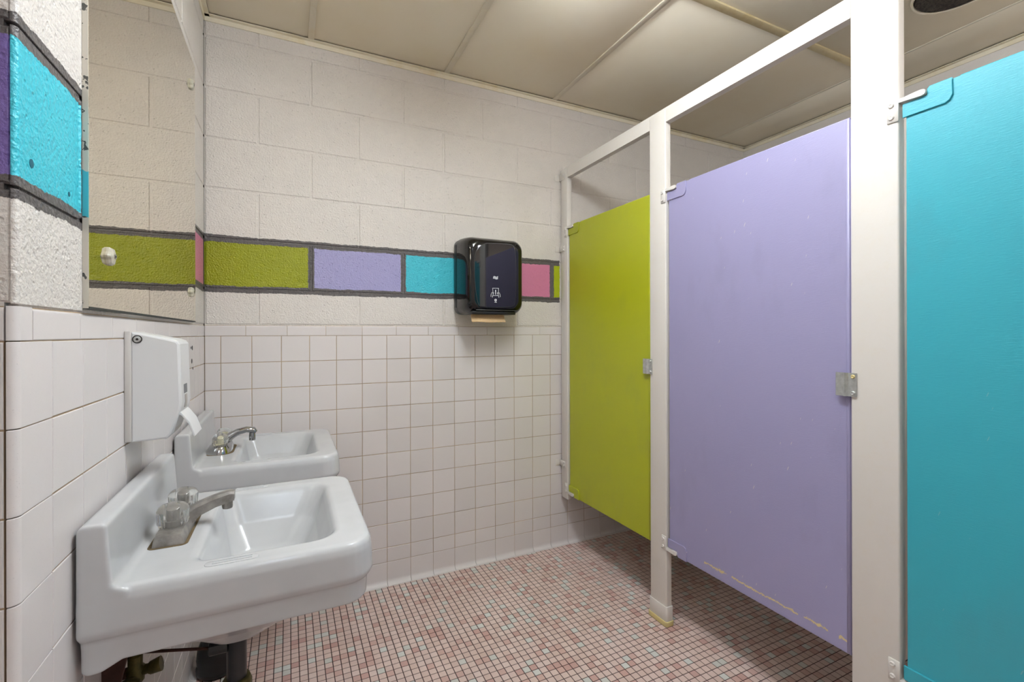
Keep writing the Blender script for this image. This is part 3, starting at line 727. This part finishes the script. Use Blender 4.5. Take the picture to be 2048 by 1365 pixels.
sp_('nozzle_housing', extr([(.06, .956), (.080, .963), (.093, 1.008), (.07, 1.008)], 1, sy0+.02, sy1-.006, M_WHITE2, 0.5, 0.003), M_WHITE2)
lk = sp_('lock', extr(circ(.0062, 20, (.022, 1.166)), 1, sy0-.0015, sy0+.001, M_STEEL, 0.5, 0.0005), M_STEEL)
obj('keyhole', extr(circ(.0025, 10, (.022, 1.166)), 1, sy0-.002, sy0, M_DARK), M_DARK, lk)
sp_('lock_ring', loft([[(a, y, b) for a, b in circ(r, 24, (.022, 1.166))] for r, y in ((.0068, sy0-.0002), (.0068, sy0-.0012), (.0085, sy0-.0012), (.0085, sy0-.0002))], False, False, mat=M_DARK), M_DARK)
sp_('label', extr([(.0966, 1.046), (.0977, 1.046), (.0971, 1.066), (.0960, 1.066)], 1, -.982, -.945, M_GLABEL), M_GLABEL)
sp_('level_window', extr([(.0960, 1.015), (.0982, 1.015), (.0993, 1.028), (.0987, 1.043), (.0975, 1.043)], 1, -.974, -.954, M_SLOT), M_SLOT)

# ------------------------------------------------------------ paper towel dispenser on the back wall
td = thing('paper_towel_dispenser', 'glossy black paper towel dispenser on the back wall', 'dispenser', (1.2, 0, 1.27))
def tdp(nm, me, mt):
    o = obj(nm, me, mt, td); o.matrix_parent_inverse = Matrix.Translation(-Vector(td.location)); return o
tx0, tx1, tz0, tz1 = 1.046, 1.352, 1.270, 1.642
def TL(ins, y, r, top=0.0, bot=0.0): return [(x, y, z) for x, z in rr(tx0+ins, tx1-ins, tz0+ins+bot, tz1-ins-top, (r,)*4, 8, 4)]
tdp('back_housing', loft([TL(.004, -.0005, .03), TL(0, -.012, .034), TL(0, -.052, .036), TL(.002, -.054, .036)], mat=M_BLACKM), M_BLACKM)
tdp('cover', loft([TL(.002, -.054, .036), TL(-.001, -.056, .037), TL(0, -.10, .04, .002), TL(.002, -.145, .045, .006), TL(.008, -.168, .046, .009), TL(.016, -.182, .044, .010), TL(.021, -.1865, .041, .011), TL(.027, -.1897, .038, .011), TL(.033, -.1915, .033, .011), TL(.039, -.1922, .028, .011), TL(.041, -.1923, .026, .011)], mat=M_BLACK, sm=1.0), M_BLACK)
wp = [(1.100, 1.318), (1.112, 1.300), (1.285, 1.302), (1.294, 1.330), (1.2985, 1.43), (1.297, 1.55), (1.288, 1.598), (1.270, 1.606), (1.150, 1.602), (1.128, 1.594), (1.100, 1.572), (1.087, 1.548), (1.084, 1.50), (1.085, 1.42), (1.092, 1.36)]
def sub(poly, n=2):
    for _ in range(n):
        o = []
        for i in range(len(poly)):
            p, q = poly[i], poly[(i+1) % len(poly)]
            o += [(.75*p[0]+.25*q[0], .75*p[1]+.25*q[1]), (.25*p[0]+.75*q[0], .25*p[1]+.75*q[1])]
        poly = o
    return poly
wp = sub(wp); wc = (1.192, 1.452)
tdp('window', extr(wp, 1, -.1945, -.188, M_BLACK2, None, 0.0008), M_BLACK2)
tdp('window_rim', loft([[(wc[0]+(x-wc[0])*k, y, wc[1]+(z-wc[1])*k) for x, z in wp] for k, y in ((1.0, -.1925), (1.0, -.1948), (1.009, -.1948), (1.012, -.1920))], False, False, mat=M_RIM), M_RIM)
tdp('exit_slot', boxm(1.075, 1.30, -.186, -.10, tz0-.004, tz0+.012, 0.003), M_BLACKM)
tdp('exit_lip', boxm(1.092, 1.305, -.1945, -.186, 1.284, 1.2885, 0.0015, 1), M_RIM)
ink = bmesh.new(); YI = -.1956
def bar(bm, p, q, wd):
    p, q = Vector((p[0], 0, p[1])), Vector((q[0], 0, q[1])); d = (q-p); L_ = d.length; a = math.atan2(d.z, d.x)
    bmesh.ops.create_cube(bm, size=1, matrix=Matrix.Translation(((p.x+q.x)/2, YI, (p.z+q.z)/2)) @ Matrix.Rotation(-a, 4, 'Y') @ Matrix.Diagonal((L_+wd*.6, .0012, wd, 1)))
def pline(bm, pts, wd):
    for p, q in zip(pts, pts[1:]): bar(bm, p, q, wd)
wd = .0021
pline(ink, [(1.1765, 1.366), (1.1745, 1.3905), (1.2050, 1.3910), (1.2035, 1.366)], wd)
bar(ink, (1.1775, 1.3555), (1.2030, 1.3560), wd)
for sg in (-1, 1):
    c = 1.1897; k = lambda x: c+sg*x
    pline(ink, [(k(.0095), 1.3690), (k(.0150), 1.3715), (k(.0195), 1.3690), (k(.0230), 1.3610), (k(.0240), 1.3500)], wd)
    pline(ink, [(k(.0085), 1.3680), (k(.0120), 1.3640), (k(.0140), 1.3570), (k(.0170), 1.3470)], wd)
    pline(ink, [(k(.0095), 1.3690), (k(.0150), 1.3655)], wd*1.3)
tdp('towel_icon', ink, M_INK)
ink2 = bmesh.new(); bar(ink2, (1.1897, 1.3690), (1.1897, 1.3815), .0044); bar(ink2, (1.1897, 1.3625), (1.1897, 1.3650), .0044); tdp('exclamation_mark', ink2, M_INK)
tdp('round_icon', loft([[(a, y, b) for a, b in circ(r, 24, (1.1895, 1.3340))] for r, y in ((.0026, -.194), (.0026, -.1962), (.0060, -.1962), (.0060, -.194))], False, False, mat=M_INK), M_INK)
tdp('round_icon_caption', boxm(1.1835, 1.1957, -.1962, -.194, 1.3228, 1.3252), M_INK)
flag = [(1.1766, 1.4355), (1.1790, 1.4468), (1.1840, 1.4478), (1.1900, 1.4452), (1.1960, 1.4448), (1.2030, 1.4488), (1.2015, 1.4440), (1.2012, 1.4345), (1.1950, 1.4325), (1.1890, 1.4340), (1.1830, 1.4362)]
fl = tdp('logo_flag', extr(flag, 1, -.1962, -.194, M_INK), M_INK)
fc = bpy.data.curves.new('logo_text', 'FONT'); fc.body = 'Tork'; fc.size = 0.0098; fc.align_x = 'CENTER'; fc.extrude = 0.0003
fo = bpy.data.objects.new('logo_text_tmp', fc); COL.objects.link(fo)
bpy.context.view_layer.update()
tm = bpy.data.meshes.new_from_object(fo.evaluated_get(bpy.context.evaluated_depsgraph_get())); bpy.data.objects.remove(fo)
for v in tm.vertices: v.co = Vector((1.1895+v.co.x, -.1964-v.co.z, 1.4372+v.co.y))
lt = obj('logo_lettering', tm, None, fl); tm.materials.clear(); tm.materials.append(M_BLACKM)

# brown paper end hanging out
pv = []; pf = []; nx, nz = 60, 8
for j in range(nz+1):
    for i in range(nx+1):
        t = i/nx; q = j/nz
        x = 1.082+(1.252-1.082)*t+(t-.5)*.006*q
        z = 1.2745-.044*q-(.0022*abs(math.sin(t*math.pi*11))*q if q > .9 else 0)+.001*math.sin(t*9)*q
        y = -.150-.022*q*q-.003*math.sin(t*5)*q
        pv.append((x, y, z))
for j in range(nz):
    for i in range(nx):
        a_ = j*(nx+1)+i; pf.append((a_, a_+1, a_+nx+2, a_+nx+1))
pm = bpy.data.meshes.new('paper_towel'); pm.from_pydata(pv, [], pf); smooth(pm, 3)
po = tag(obj('paper_towel', pm, M_KRAFT), 'torn end of brown paper towel hanging from the black dispenser', 'paper towel')
sm_ = po.modifiers.new('thickness', 'SOLIDIFY'); sm_.thickness = 0.0006
